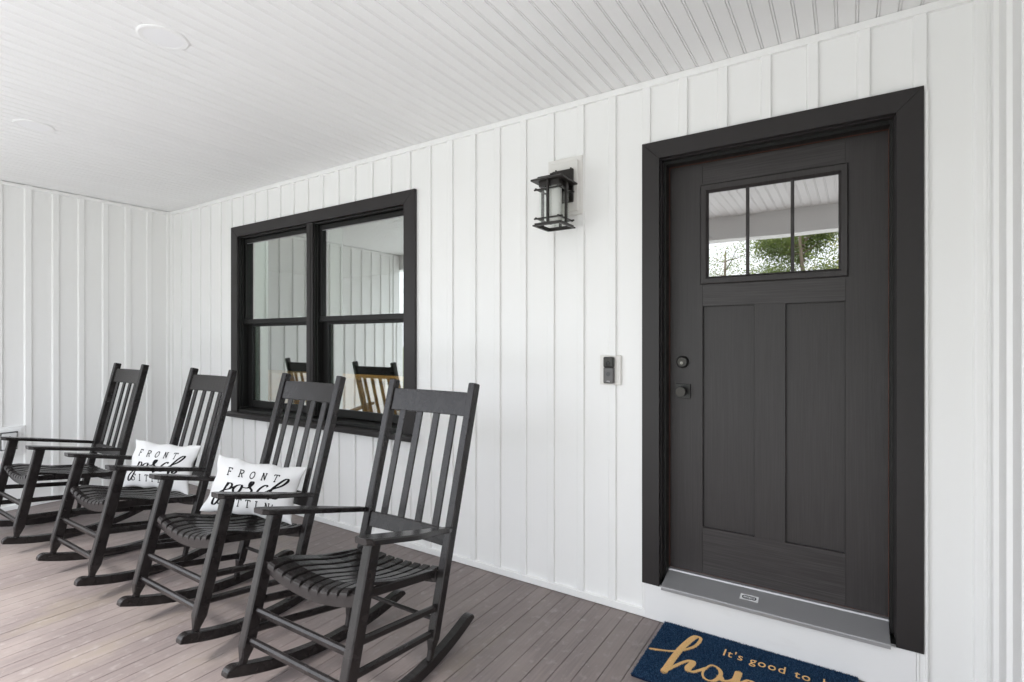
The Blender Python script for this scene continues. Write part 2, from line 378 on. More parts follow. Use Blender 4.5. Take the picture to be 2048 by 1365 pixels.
# ------------------------------------------------------------------ window
wd = empty('window', (-3.55, 0, .72)); tag(wd, 'black framed double-hung window pair reflecting the porch and chairs', 'window')
W = lambda mb, n, m, **k: rel(mb, n, m, wd, **k)
x0, x1, zt, zs = -4.667, -2.432, 2.412, .767
i0, i1, it = -4.569, -2.537, 2.322
W(MB().prism([(x0, zs), (i0, zs), (i0, it), (x0, zt)], -.022, .0), 'casing', 'casing_paint', bevel=.002)
W(MB().prism([(i1, zs), (x1, zs), (x1, zt), (i1, it)], -.022, .0), 'casing', 'casing_paint', bevel=.002)
W(MB().prism([(x0, zt), (i0, it), (i1, it), (x1, zt)], -.022, .0), 'casing', 'casing_paint', bevel=.002)
W(MB().prism([(-.052, .722), (-.052, .752), (-.03, .7655), (.02, .7665), (.02, .722)], x0 - .035, x1 + .012, 'x'), 'sill', 'casing_paint', bevel=.002)
W(MB().prism([(-.008, .768), (-.008, .790), (.03, .797), (.14, .806), (.14, .768)], i0 + .0005, i1 - .0005, 'x'), 'sill_liner', 'bronze_frame', bevel=.0015)
W(MB().box(-3.600, -3.524, -.012, .125, .808, it - .001), 'mullion', 'casing_paint', bevel=.003)
W(MB().box(-3.578, -3.546, -.017, -.0125, .808, it - .001), 'mullion_cover', 'casing_paint', bevel=.002)
for a, b in ((i0, -3.6005), (-3.5235, i1)):
    # tracks: stepped liners at both sides and the head
    for xx0, xx1 in ((a + .0008, a + .009), (b - .009, b - .0008)): W(MB().box(xx0, xx1, .004, .125, .808, it - .001), 'jamb_liner', 'bronze_frame', bevel=.001)
    for xx0, xx1 in ((a + .0095, a + .020), (b - .020, b - .0095)): W(MB().box(xx0, xx1, .022, .034, .808, it - .016), 'blind_stop', 'bronze_frame', bevel=.001)
    W(MB().box(a + .0095, b - .0095, .004, .125, it - .015, it - .0015), 'head_liner', 'bronze_frame', bevel=.001)
    # upper sash, outer plane
    s0, s1, g0, g1 = a + .0100, b - .0100, a + .041, b - .041
    us = W(MB().box(s0, g0, .042, .070, 1.5455, it - .017), 'upper_sash', 'bronze_frame', bevel=.002)
    def sub(mb, n, mt, par, **k):
        l = wd.location; mb.v = [(q[0] - l[0], q[1] - l[1], q[2] - l[2]) for q in mb.v]; return mb.build(n, mt, par, **k)
    sub(MB().box(g1, s1, .042, .070, 1.5455, it - .017), 'stile', 'bronze_frame', us, bevel=.002)
    sub(MB().box(g0 - .0005, g1 + .0005, .0425, .0695, 2.268, it - .0175), 'rail', 'bronze_frame', us, bevel=.002)
    sub(MB().box(s0 - .004, s1 + .004, .036, .0698, 1.546, 1.588), 'meeting_rail', 'bronze_frame', us, bevel=.003)
    sub(MB().box(g0 - .001, g1 + .001, .054, .058, 1.587, 2.27), 'pane', 'window_glass', us)
    # white spacer bead round the glass
    sub(MB().box(g0, g1, .0500, .0535, 2.2645, 2.2675), 'glazing_bead', 'aluminium', us)
    for q in (.12, .80):
        xx = g0 + (g1 - g0) * q; sub(MB().box(xx - .022, xx + .022, .0712, .090, 1.588, 1.600), 'sash_lock', 'sticker_white', us, bevel=.003)
    # lower sash, inner plane
    h0, h1 = a + .080, b - .080
    ls = W(MB().box(s0, h0, .076, .104, .8085, 1.56), 'lower_sash', 'bronze_frame', bevel=.002)
    sub(MB().box(h1, s1, .076, .104, .8085, 1.56), 'stile', 'bronze_frame', ls, bevel=.002)
    sub(MB().box(h0 - .0005, h1 + .0005, .0765, .1035, .8085, .866), 'rail', 'bronze_frame', ls, bevel=.003)
    sub(MB().box(h0 - .0005, h1 + .0005, .0765, .1035, 1.525, 1.56), 'rail', 'bronze_frame', ls, bevel=.003)
    sub(MB().box(h0 - .001, h1 + .001, .088, .092, .865, 1.526), 'pane', 'window_glass', ls)
    # white inside jamb seen through the glass
    W(MB().box(a - .02, a + .022, .127, .26, .80, it), 'inside_jamb', 'trim_white')
    W(MB().box(b - .022, b + .02, .127, .26, .80, it), 'inside_jamb', 'trim_white')
W(MB().box(i0 - .05, i1 + .05, .127, .27, .775, .8), 'inside_stool', 'trim_white')

# ------------------------------------------------------------------ front door
dr = empty('front_door', (-.314, .1, .237)); tag(dr, 'dark charcoal front door with three small panes above two tall panels', 'door')
Dd = lambda mb, n, m, **k: rel(mb, n, m, dr, **k)
def dsub(mb, n, mt, par, **k):
    l = dr.location; mb.v = [(q[0] - l[0], q[1] - l[1], q[2] - l[2]) for q in mb.v]; return mb.build(n, mt, par, **k)
X0, X1, Z0, Z1 = -.771, .143, .240, 2.278
YF = .100
Dd(MB().box(X0, -.611, YF, YF + .044, Z0, Z1), 'stile', 'door_vertical', bevel=.0012)
Dd(MB().box(-.0135, X1, YF, YF + .044, Z0, Z1), 'stile', 'door_vertical', bevel=.0012)
Dd(MB().box(-.6116, -.0129, YF + .0008, YF + .0435, 2.168, Z1), 'rail', 'door_horizontal', bevel=.0012)
Dd(MB().box(-.6116, -.0129, YF + .0008, YF + .0435, 1.567, 1.676), 'rail', 'door_horizontal', bevel=.0012)
Dd(MB().box(-.6116, -.0129, YF + .0008, YF + .0435, Z0, .4695), 'rail', 'door_horizontal', bevel=.0012)
Dd(MB().box(-.3765, -.2445, YF + .0004, YF + .0432, .4685, 1.568), 'mullion', 'door_vertical', bevel=.0012)
Dd(MB().box(-.6120, -.3755, YF + .016, YF + .036, .4680, 1.5686), 'panel', 'door_vertical')
Dd(MB().box(-.2455, -.0125, YF + .016, YF + .036, .4680, 1.5686), 'panel', 'door_vertical')
# lite frame, mitred with a sloped inner face
ox0, ox1, oz0, oz1 = -.622, -.002, 1.675, 2.168; gx0, gx1, gz0, gz1 = -.583, -.039, 1.713, 2.126
def frame_side(pa, pb, qa, qb):
    # outer edge pa-pb, inner edge qa-qb (x,z)
    m = MB(); yo = YF - .007; yi = YF - .012
    def lerp(a, b, t): return (a[0] + (b[0] - a[0]) * t, a[1] + (b[1] - a[1]) * t)
    secs = []
    for o, i in ((pa, qa), (pb, qb)):
        a = lerp(o, i, .0); b = lerp(o, i, .12); c = lerp(o, i, .70); d = lerp(o, i, 1)
        secs.append([(a[0], YF + .002, a[1]), (a[0], yo, a[1]), (b[0], yi, b[1]), (c[0], yi + .001, c[1]), (d[0], YF + .004, d[1]), (d[0], YF + .012, d[1]), (a[0], YF + .012, a[1])])
    m.loft(secs); return m
O = [(ox0, oz0), (ox1, oz0), (ox1, oz1), (ox0, oz1)]; I = [(gx0, gz0), (gx1, gz0), (gx1, gz1), (gx0, gz1)]
for k in range(4): Dd(frame_side(O[k], O[(k + 1) % 4], I[k], I[(k + 1) % 4]), 'lite_frame', 'door_vertical')
mun = [(-.413, -.399), (-.224, -.210)]
for a, b in mun: Dd(MB().box(a, b, YF - .001, YF + .0105, gz0 - .004, gz1 + .004), 'muntin', 'door_vertical', bevel=.002)
cols = [(gx0 - .002, -.4133), (-.3987, -.2243), (-.2097, gx1 + .002)]
for a, b in cols:                                   # panes bow slightly, as sealed units do
    m = MB(); n = 12; vs_ = []; fs = []
    for j in range(n + 1):
        for i in range(n + 1):
            xx = a + (b - a) * i / n; zz = gz0 - .002 + (gz1 - gz0 + .004) * j / n
            uu = (xx - gx0) / (gx1 - gx0) * 2 - 1; vv = j / n * 2 - 1
            vs_.append((xx, YF + .0085 - .0011 * (uu * uu + vv * vv) * .5 + .00005 * math.sin(4 * uu + 2 * vv), zz))
    for j in range(n):
        for i in range(n): q = j * (n + 1) + i; fs.append((q, q + 1, q + n + 2, q + n + 1))
    m.add(vs_, fs); Dd(m, 'pane', 'door_glass', smooth=True)
# hardware
m = MB(); disc(m, (-.708, YF, 1.289), (0, -1, 0), [(.031, .0), (.031, .006), (.027, .020), (.0245, .023), (.0225, .0235), (.0215, .0215), (0, .0215)]); db = Dd(m, 'deadbolt', 'black_hardware')
m = MB(); disc(m, (-.708, YF, 1.289), (0, -1, 0), [(.021, .0216), (.021, .0225), (0, .0228)]); dsub(m, 'cylinder', 'hardware_face', db)
m = MB(); disc(m, (-.7085, YF, 1.2845), (0, -1, 0), [(.0075, .0229), (.007, .0245), (0, .0248)]); dsub(m, 'keyway', 'keyway', db)
m = MB().box(-.7095, -.7075, YF - .0255, YF - .0249, 1.279, 1.287); dsub(m, 'keyhole', 'black_hardware', db)
kp = Dd(MB().box(-.741, -.669, YF - .007, YF, 1.106, 1.178), 'door_knob', 'black_hardware', bevel=.0015)
m = MB(); disc(m, (-.705, YF, 1.142), (0, -1, 0), [(.014, .0072), (.013, .025), (.024, .032), (.0255, .036), (.0255, .056), (.0245, .058)]); dsub(m, 'knob', 'black_hardware', kp)
m = MB(); disc(m, (-.705, YF, 1.142), (0, -1, 0), [(.0242, .0581), (.0235, .0588), (0, .0592)]); dsub(m, 'knob_face', 'hardware_face', kp)

# ------------------------------------------------------------------ door casing, jambs and threshold
dc = empty('door_frame', (-.316, 0, .178)); tag(dc, 'wide charcoal casing and jamb round the front door with metal threshold', 'door frame')
Dc = lambda mb, n, m, **k: rel(mb, n, m, dc, **k)
cx0, cx1, cz0, cz1 = -.878, .245, .178, 2.387; jx0, jx1, jz = -.791, .157, 2.302
Dc(MB().prism([(cx0, cz0), (jx0, cz0), (jx0, jz), (cx0, cz1)], -.026, .004), 'casing', 'casing_paint', bevel=.0015)
Dc(MB().prism([(jx1, cz0), (cx1, cz0), (cx1, cz1), (jx1, jz)], -.026, .004), 'casing', 'casing_paint', bevel=.0015)
Dc(MB().prism([(cx0, cz1), (jx0, jz), (jx1, jz), (cx1, cz1)], -.026, .004), 'casing', 'casing_paint', bevel=.0015)
for s, xo in ((1, jx0), (-1, jx1)):
    def bx(a, b, y0, y1, n, mt='bronze_frame', z0=.2, z1=jz + .02, bevel=.001):
        q = sorted((xo + s * a, xo + s * b)); Dc(MB().box(q[0], q[1], y0, y1, z0, z1), n, mt, bevel=bevel)
    bx(-.025, .004, .0045, .150, 'jamb', 'casing_paint')
    bx(.0042, .0172, .038, .0945, 'jamb_step', bevel=0)
    bx(.0105, .0188, .0947, .0985, 'seal_edge', 'weather_seal', .24, 2.281, 0)
Dc(MB().box(jx0 + .0045, jx1 - .0045, .0045, .150, jz - .004, jz + .025), 'head_jamb', 'casing_paint', bevel=.001)
Dc(MB().box(jx0 + .0174, jx1 - .0174, .038, .0945, jz - .0195, jz - .0042), 'jamb_step', 'bronze_frame')
Dc(MB().box(jx0 + .019, jx1 - .019, .0947, .0985, jz - .0222, jz - .0202), 'seal_edge', 'weather_seal')
# threshold: nose, slope and raised lip
th = [(-.056, .1785), (-.056, .1945), (-.051, .1975), (.070, .2320), (.074, .2390), (.098, .2390), (.120, .236), (.120, .1785)]
Dc(MB().prism([(y, z) for y, z in th], jx0 + .0185, jx1 - .0185, 'x'), 'threshold', 'aluminium', bevel=.0008)
Dc(MB().box(jx0 + .0185, jx1 - .0185, -.050, .0, .1772, .1784), 'threshold_lip', 'aluminium')
for q in ((jx0 - .02, jx0 + .034, .2, jz + .02), (jx1 - .034, jx1 + .02, .2, jz + .02), (jx0 + .0345, jx1 - .0345, jz - .04, jz + .02), (jx0 + .0345, jx1 - .0345, .2, .262)):
    Dc(MB().box(q[0], q[1], .1505, .17, q[2], q[3]), 'leak_block', 'bronze_frame')  # added backing, unseen, blocks light leaking round the door slab
Dc(MB().box(X0 + .004, X1 - .004, .0985, .140, .2392, .2400), 'sweep', 'weather_seal')
# maker's sticker lying on the slope
ang = math.atan2(.2320 - .1975, .070 + .051)
def on_slope(u, t, h=0):          # u along x, t up the slope
    return (u, -.051 + t * math.cos(ang) - h * math.sin(ang), .1975 + t * math.sin(ang) + h * math.cos(ang))
def slope_quad(u0, u1, t0, t1, h, n, mt, par=None, rad=0):
    if rad:
        pts = []
        for cx_, ct, a0 in ((u1 - rad, t1 - rad, 0), (u0 + rad, t1 - rad, 90), (u0 + rad, t0 + rad, 180), (u1 - rad, t0 + rad, 270)):
            for k in range(5): q = R(a0 + k * 22.5); pts.append((cx_ + rad * math.cos(q), ct + rad * math.sin(q)))
    else: pts = [(u0, t0), (u1, t0), (u1, t1), (u0, t1)]
    m = MB().loft([[on_slope(a, b, h - .0004) for a, b in pts], [on_slope(a, b, h) for a, b in pts]]); return (Dc(m, n, mt) if par is None else sub2(m, n, mt, par))
def sub2(mb, n, mt, par):
    l = dc.location; mb.v = [(q[0] - l[0], q[1] - l[1], q[2] - l[2]) for q in mb.v]; return mb.build(n, mt, par)
st = slope_quad(-.4235, -.3465, .046, .083, .0006, 'sticker', 'sticker_white')
slope_quad(-.4155, -.3545, .0535, .0755, .0011, 'print_field', 'sticker_dark', st, .010)
def text_mesh(body, size, shear=0, bold=0, space=1):
    cu = bpy.data.curves.new('lettering', 'FONT'); cu.body = body; cu.size = size; cu.align_x = 'LEFT'; cu.shear = shear; cu.offset = bold; cu.resolution_u = 3; cu.space_character = space
    ob = bpy.data.objects.new('lettering', cu); me = bpy.data.meshes.new_from_object(ob)
    v = [tuple(q.co) for q in me.vertices]; f = [tuple(q.vertices) for q in me.polygons]
    bpy.data.objects.remove(ob); bpy.data.curves.remove(cu); bpy.data.meshes.remove(me)
    return v, f
v, f = text_mesh('BROSCO', .0165, bold=.0006)
wd_ = max(q[0] for q in v); sc_ = .049 / wd_
sub2(MB().add([on_slope(-.3850 + (q[0] - wd_ / 2) * sc_, .0590 + q[1] * 1.0, .0016) for q in v], f), 'lettering', 'sticker_white', st)

# ------------------------------------------------------------------ door mat
mt_ = empty('door_mat', (-.765, -.014, .001)); tag(mt_, 'navy blue coir doormat with gold lettering in front of the door', 'doormat')
MW, MD = .80, .492
m = MB().box(.003, MW - .003, -MD + .003, -.003, 0, .011).build('mat_base', 'coir_base', mt_, bevel=.003)
N = 60000
bx_ = rng.uniform(.002, MW - .002, N); by = -rng.uniform(.002, MD - .002, N); ln = rng.uniform(.005, .0085, N); a = rng.uniform(0, 6.28, N)
tilt = rng.uniform(0, .0042, N); ta = rng.uniform(0, 6.28, N); r = .0011
ed = np.minimum(np.minimum(bx_, MW - bx_), np.minimum(-by, MD + by)); ln *= np.where(ed < .008, rng.uniform(.5, 1, N), 1)
V = np.zeros((N, 4, 3)); F = np.zeros((N, 3, 3), int)
for k in range(3):
    V[:, k, 0] = bx_ + r * np.cos(a + k * 2.094); V[:, k, 1] = by + r * np.sin(a + k * 2.094); V[:, k, 2] = .0105
V[:, 3, 0] = bx_ + tilt * np.cos(ta); V[:, 3, 1] = by + tilt * np.sin(ta); V[:, 3, 2] = .0105 + ln
base = np.arange(N) * 4
for k in range(3): F[:, k, 0] = base + k; F[:, k, 1] = base + (k + 1) % 3; F[:, k, 2] = base + 3
home = [[[.0118, .2783], [.0669, .2597], [.1126, .2376], [.1529, .1958], [.1815, .1451], [.1896, .0846], [.1782, .0646], [.1603, .0785], [.1436, .1389], [.1309, .21], [.1228, .2925], [.1191, .3585], [.1149, .4063]],
        [[.1149, .4063], [.1341, .3678], [.1555, .3206], [.1797, .2807], [.1971, .2714], [.2018, .2908], [.1954, .3236], [.2005, .3437], [.2193, .3427], [.2414, .3155], [.2587, .2874]],
        [[.2740, .255], [.3000, .2600], [.318, .2880], [.3160, .3288], [.3000, .3600], [.2746, .3640], [.2564, .3405], [.2553, .3004], [.2740, .255]],
        [[.3178, .3137], [.3332, .3347], [.3542, .3273], [.3685, .3075], [.3806, .2732]],
        [[.3799, .2418], [.379, .30], [.375, .40]], [[.377, .37], [.3832, .3284], [.405, .3044], [.4218, .2819], [.4412, .2898], [.44, .33], [.432, .40]],
        [[.432, .38], [.455, .31], [.485, .285], [.502, .30], [.495, .36], [.50, .40], [.53, .395]],
        [[.53, .395], [.58, .36], [.605, .315], [.59, .285], [.56, .30], [.545, .35], [.56, .40], [.60, .41], [.65, .385], [.72, .35]]]
def wfun(t, thin=0): return (.0075 if thin else .0105) + (.0185 * max(0, -t.y) ** 1.4 + .004 * max(0, t.y)) * (.5 if thin else 1)
inside = np.zeros(N, bool)
for si, st_ in enumerate(home):
    c_ = catmull([(q[0], -q[1], 0) for q in st_], 9)
    for p_, q_ in zip(c_, c_[1:]):
        t = q_ - p_
        if t.length < 1e-7: continue
        inside |= np.hypot(bx_ - (p_.x + q_.x) / 2, by - (p_.y + q_.y) / 2) < wfun(t.normalized(), si == 2) / 2 + .0004
F3 = F.reshape(N, 3, 3)
for nm, sel, mtl in (('pile', ~inside, 'coir_navy'), ('pile', inside, 'coir_gold')):
    idx = np.nonzero(sel)[0]; Vs = V[idx].reshape(-1, 3); b0 = np.arange(len(idx)) * 4
    Fs = np.stack([np.stack([b0 + k, b0 + (k + 1) % 3, b0 + 3], 1) for k in range(3)], 1).reshape(-1, 3)
    me = bpy.data.meshes.new('pile'); me.from_pydata(Vs.tolist(), [], Fs.tolist()); me.materials.append(MATS[mtl])
    tag(link('pile', me, mt_), kind='stuff')
zt_ = [0]
hc = [0]
def hz(): hc[0] += 1; return .0000015 * (hc[0] % 600)
for lets in ((0, 1), (2,), (3, 4, 5, 6), (7,)):
  m = MB()
  for si, s in [(q, home[q]) for q in lets]:
    zt_[0] += .00025
    ribbon(m, catmull([(q[0], -q[1], 0) for q in s], 9), lambda t: wfun(t, si == 2), lambda q: (q.x, q.y, .0150 + zt_[0] + hz()))
  m.build('letter', 'coir_gold', mt_)
xw = .296
for wd__, adv in (("It's", .110), ("good", .170), ("to", .098), ("be", 0)):
    v, f = text_mesh(wd__, .062, bold=.0005, space=1.14)
    MB().add([(xw + q[0] * 1.0, -.158 + q[1] * 1.22, .0186) for q in v], f).build('lettering', 'coir_gold', mt_); xw += adv

# ------------------------------------------------------------------ wall lantern
lt = empty('wall_lantern', (-1.313, -.1475, 1.997)); tag(lt, 'dark bronze box lantern with white inner shade on the wall beside the door', 'wall lamp')
Ln = lambda mb, n, m, **k: rel(mb, n, m, lt, **k)
cx_, cy_ = -1.313, -.1475
Ln(MB().box(-1.418, -1.208, -.0260, .002, 2.081, 2.400), 'mounting_block', 'almond_block', bevel=.005, seg=2)
Ln(MB().box(-1.397, -1.229, -.0400, -.0262, 2.101, 2.376), 'block_face', 'almond_block', bevel=.004, seg=2)
Ln(MB().box(-1.376, -1.250, -.056, -.0402, 2.146, 2.327), 'back_plate', 'lantern_bronze', bevel=.003)
Ln(MB().box(cx_ - .014, cx_ + .014, -.090, -.0562, 2.236, 2.290), 'bracket_arm', 'lantern_bronze', bevel=.002)
for xx in (-1.3585, -1.2675):
    m = MB(); disc(m, (xx, -.043, 2.327), (0, 0, 1), [(.005, 0), (.005, .006), (.0035, .009), (0, .010)], 10); Ln(m, 'plate_nut', 'lantern_bronze')
h = .0915
Ln(MB().loft([[(cx_ + a * q, cy_ + b * q, z) for a, b in ((-1, -1), (1, -1), (1, 1), (-1, 1))] for q, z in ((h, 2.232), (h, 2.2405), (h * .72, 2.252), (h * .70, 2.258), (.03, 2.264))]), 'roof', 'lantern_bronze')
Ln(MB().box(cx_ - .018, cx_ + .018, cy_ - .018, cy_ + .018, 2.2642, 2.283), 'finial', 'lantern_bronze', bevel=.002)
q_ = .058
m = MB()
for a in (-1, 1):
    m.box(cx_ - q_, cx_ + q_, cy_ + a * q_ - .003, cy_ + a * q_ + .003, 2.206, 2.2318); m.box(cx_ + a * q_ - .003, cx_ + a * q_ + .003, cy_ - q_ + .0032, cy_ + q_ - .0032, 2.206, 2.2318)
Ln(m, 'collar', 'lantern_bronze')
pw = .0065
for a, b in ((0, -1), (0, 1), (-1, 0), (1, 0)):
    Ln(MB().box(cx_ + a * .070 - pw, cx_ + a * .070 + pw, cy_ + b * .070 - pw, cy_ + b * .070 + pw, 2.0135, 2.2318), 'post', 'lantern_bronze', bevel=.001)
for z in (2.186, 2.034):
    for a in (-1, 1):
        Ln(MB().box(cx_ - .084, cx_ + .084, cy_ + a * .0655 - .004, cy_ + a * .0655 + .004, z, z + .0075), 'cross_bar', 'lantern_bronze')
        Ln(MB().box(cx_ + a * .0655 - .004, cx_ + a * .0655 + .004, cy_ - .084, cy_ + .084, z + .0002, z + .0077), 'cross_bar', 'lantern_bronze')
for q0, q1, z0, z1 in ((.084, .071, 1.997, 2.004), (.0765, .064, 2.0042, 2.0132)):
    m = MB()
    for a in (-1, 1):
        y0, y1 = sorted((cy_ + a * q0, cy_ + a * q1)); m.box(cx_ - q0, cx_ + q0, y0, y1, z0, z1)
        x0_, x1_ = sorted((cx_ + a * q0, cx_ + a * q1)); m.box(x0_, x1_, cy_ - q1, cy_ + q1, z0, z1)
    Ln(m, 'base_frame', 'lantern_bronze')
for a, b in ((0, -1), (0, 1), (-1, 0), (1, 0)):
    c_ = .0565
    if b: m = MB().box(cx_ - c_, cx_ + c_, cy_ + b * c_ - .0015, cy_ + b * c_ + .0015, 2.0135, 2.205)
    else: m = MB().box(cx_ + a * c_ - .0015, cx_ + a * c_ + .0015, cy_ - c_ + .002, cy_ + c_ - .002, 2.0135, 2.205)
    Ln(m, 'glass_pane', 'lantern_glass')
m = MB(); disc(m, (cx_, cy_, 2.030), (0, 0, 1), [(.041, 0), (.041, .178), (.038, .178), (.038, .002), (.0, .002)], 24); Ln(m, 'inner_shade', 'opal_glass')
m = MB(); disc(m, (cx_, cy_, 2.205), (0, 0, 1), [(.036, .008), (.036, .026), (0, .026)], 20); Ln(m, 'shade_cap', 'lantern_bronze')

# ------------------------------------------------------------------ doorbell
bl = empty('doorbell', (-1.05, -.02, 1.165)); tag(bl, 'small grey and black video doorbell on a white block left of the door', 'doorbell')
Bl = lambda mb, n, m, **k: rel(mb, n, m, bl, **k)
Bl(MB().box(-1.108, -.993, -.0210, .002, 1.166, 1.320), 'mounting_block', 'almond_block', bevel=.004, seg=2)
Bl(MB().box(-1.079, -1.023, -.046, -.0212, 1.174, 1.2578), 'body', 'bell_grey', bevel=.006, seg=3)
top_ = Bl(MB().box(-1.079, -1.023, -.0465, -.0212, 1.2582, 1.312), 'camera_cover', 'bell_black', bevel=.006, seg=3)
def bsub(mb, n, mt, **k):
    l = bl.location; mb.v = [(q[0] - l[0], q[1] - l[1], q[2] - l[2]) for q in mb.v]; return mb.build(n, mt, top_, **k)
m = MB(); disc(m, (-1.051, -.0466, 1.277), (0, -1, 0), [(.0115, 0), (.0115, .0006), (.007, .001), (.0, .0026)], 20); bsub(m, 'lens', 'black_hardware', smooth=True)
m = MB(); disc(m, (-1.051, -.0461, 1.223), (0, -1, 0), [(.0155, 0), (.0155, .0012), (.0125, .0014), (.0125, .0004)], 24); Bl(m, 'button_ring', 'bell_grey')
m = MB(); disc(m, (-1.051, -.0461, 1.223), (0, -1, 0), [(.0123, 0), (.0120, .0010), (0, .0014)], 24); Bl(m, 'button', 'bell_button')
v, f = text_mesh('ring', .011); w_ = max(q[0] for q in v)
Bl(MB().add([(-1.051 + q[0] - w_ / 2, -.0464, 1.183 + q[1]) for q in v], f), 'lettering', 'sticker_white')

# ------------------------------------------------------------------ outdoor outlet on the left wall
ob_ = empty('outlet_box', (LX, -1.24, .46)); tag(ob_, 'white weatherproof outlet cover low on the left end wall', 'outlet')
Ob = lambda mb, n, m, **k: rel(mb, n, m, ob_, **k)
Ob(MB().box(LX + .001, LX + .022, -1.345, -1.128, .458, .692), 'mounting_block', 'trim_white', bevel=.004, seg=2)
Ob(MB().box(LX + .0222, LX + .034, -1.325, -1.155, .478, .672), 'block_face', 'trim_white', bevel=.003, seg=2)
Ob(MB().box(LX + .0342, LX + .062, -1.282, -1.191, .510, .642), 'cover', 'outlet_plastic', bevel=.008, seg=3)
Ob(MB().box(LX + .0341, LX + .0375, -1.289, -1.184, .503, .649), 'gasket', 'outlet_dark')
Ob(MB().box(LX + .0380, LX + .050, -1.290, -1.183, .638, .651), 'hinge', 'outlet_dark', bevel=.002)
Ob(MB().box(LX + .0625, LX + .064, -1.275, -1.198, .603, .628), 'cover_rib', 'outlet_plastic')
m = MB(); disc(m, (LX + .0622, -1.237, .615), (1, 0, 0), [(.005, 0), (.005, .004), (0, .004)], 12); Ob(m, 'latch', 'outlet_dark')

# ------------------------------------------------------------------ rocking chairs
def V3(x, f_, z): return Vector((x, -f_, z))                    # f_ = forward
YC, RR = -.091, 1.3136
def arc(y): return RR - math.sqrt(RR * RR - (y - YC) ** 2)
def post_y(z): return -.169 - .315 * (z - .0485) / 1.1445
def leg_y(z): return .3233 - .1372 * (z - .116) / .543
SEAT = [(.252, .493), (.2505, .500), (.243, .506), (.225, .509), (.17, .504), (.10, .482), (.02, .454), (-.06, .431), (-.14, .415), (-.21, .407), (-.258, .408)]
def scoop(x, y):
    d = .040 + (.022 - .040) * (.25 - y) / .5
    return -d * max(0, 1 - (x / .25) ** 2)
def make_chair():
    t = empty('rocking_chair'); P = 'chair_paint'
    back_t = V3(0, -.315, 1.1445).normalized(); back_n = Vector((1, 0, 0)).cross(back_t)     # along the post, across it
    if back_n.y > 0: back_n = -back_n                                                        # points forward (local -Y)
    for s in (-1, 1):
        # back post with a pointed foot
        m = MB(); pts = [(.036, .022, .024), (.085, .024, .028), (.125, .040, .044), (1.188, .040, .044), (1.192, .034, .038)]
        m.loft([rect8(V3(s * (.2535 + .0033 * (z - .05)), post_y(z), z), Vector((1, 0, 0)), back_n, w, d, .004) for z, w, d in pts])
        bp_ = m.build('back_post', P, t)
        for zz in (1.10, .52, .375, .255):
            m = MB(); disc(m, V3(s * (.2535 + .02 + .0033 * zz), post_y(zz) - .004, zz), (s, 0, 0), [(.0045, -.001), (.0045, .0006), (.003, .0009), (.0028, .0002), (0, .0002)], 10)
            m.build('plug', P, bp_)
        # front leg
        m = MB(); ft = V3(0, -.1372, .543).normalized(); fn_ = Vector((1, 0, 0)).cross(ft)
        pts = [(.088, .022, .026), (.125, .024, .030), (.175, .042, .054), (.672, .042, .054)]
        m.loft([rect8(V3(s * .290, leg_y(z), z), Vector((1, 0, 0)), fn_, w, d, .005) for z, w, d in pts])
        lg = m.build('leg', P, t)
        m = MB(); disc(m, V3(s * .3105, leg_y(.465) - .006, .465), (s, 0, 0), [(.005, -.001), (.005, .0006), (.003, .0009), (.0028, .0002), (0, .0002)], 10); m.build('plug', P, lg)
        # rocker
        m = MB(); secs = []
        ys = [.397 - .046 * k * k / 64 for k in range(8)] + list(np.linspace(.351, -.43, 22)) + [-.505 + .075 * k * k / 64 for k in range(7, -1, -1)]
        for i, y in enumerate(ys):
            b = arc(y); q = min((.397 - y) / .046, (y + .505) / .075, 1); q = max(q, 0)
            hgt = .006 + .041 * math.sqrt(max(0, 1 - (1 - q) ** 2))
            xc = .2905 + (.248 - .2905) * (.34 - y) / .52; w = .020
            secs.append([V3(s * (xc + a), y, b + c_) for a, c_ in ((-w + .002, .0005), (w - .002, .0005), (w, .003), (w, hgt - .003), (w - .003, hgt), (-w + .003, hgt), (-w, hgt - .003), (-w, .003))])
        m.loft(secs); m.build('rocker', P, t)
        # arm: wide paw in front, narrow neck at the post
        m = MB(); n = 22; top = []; 
        y_f, y_r = .252, -.262
        def zmid(y): return .6925 + (.566 - .6925) * (.243 - y) / .518
        secs = []
        for i in range(n + 1):
            u = i / n; y = y_f + (y_r - y_f) * u
            xi = .262 - .010 * u
            wid = .082 if u < .45 else .082 + (.034 - .082) * (lambda k: k * k * (3 - 2 * k))((u - .45) / .55)
            e = min(1, u / .05); wid_ = wid * (.72 + .28 * math.sqrt(max(0, 1 - (1 - e) ** 2)))
            c_ = xi + wid / 2; z = zmid(y); th_ = .0115
            secs.append([V3(s * (c_ + a), y, z + b) for a, b in ((-wid_ / 2 + .004, -th_), (wid_ / 2 - .004, -th_), (wid_ / 2, -th_ + .004), (wid_ / 2, th_ - .005), (wid_ / 2 - .005, th_), (-wid_ / 2 + .005, th_), (-wid_ / 2, th_ - .005), (-wid_ / 2, -th_ + .004))])
        end = V3(s * .262, -.300, .5575)
        secs.append([end + Vector((a * .011, b * .003, b * .011)) for a, b in ((-.6, -1), (.6, -1), (1, -.6), (1, .6), (.6, 1), (-.6, 1), (-1, .6), (-1, -.6))])
        m.loft(secs); m.build('arm', P, t)
        # seat side rail
        m = MB(); bar(m, V3(s * .232, .20, .462), V3(s * .226, -.235, .382), .020, .034, (1, 0, 0), .003); m.build('seat_rail', P, t)
        # side stretchers
        for zf, zr in ((.335, .250), (.228, .152)):
            m = MB(); a = V3(s * .288, leg_y(zf) - .02, zf); b = V3(s * .254, post_y(zr) + .012, zr); d = (b - a).normalized()
            bar(m, a + d * .004, b - d * .004, .021, .031, (1, 0, 0), .007); m.build('stretcher', P, t)
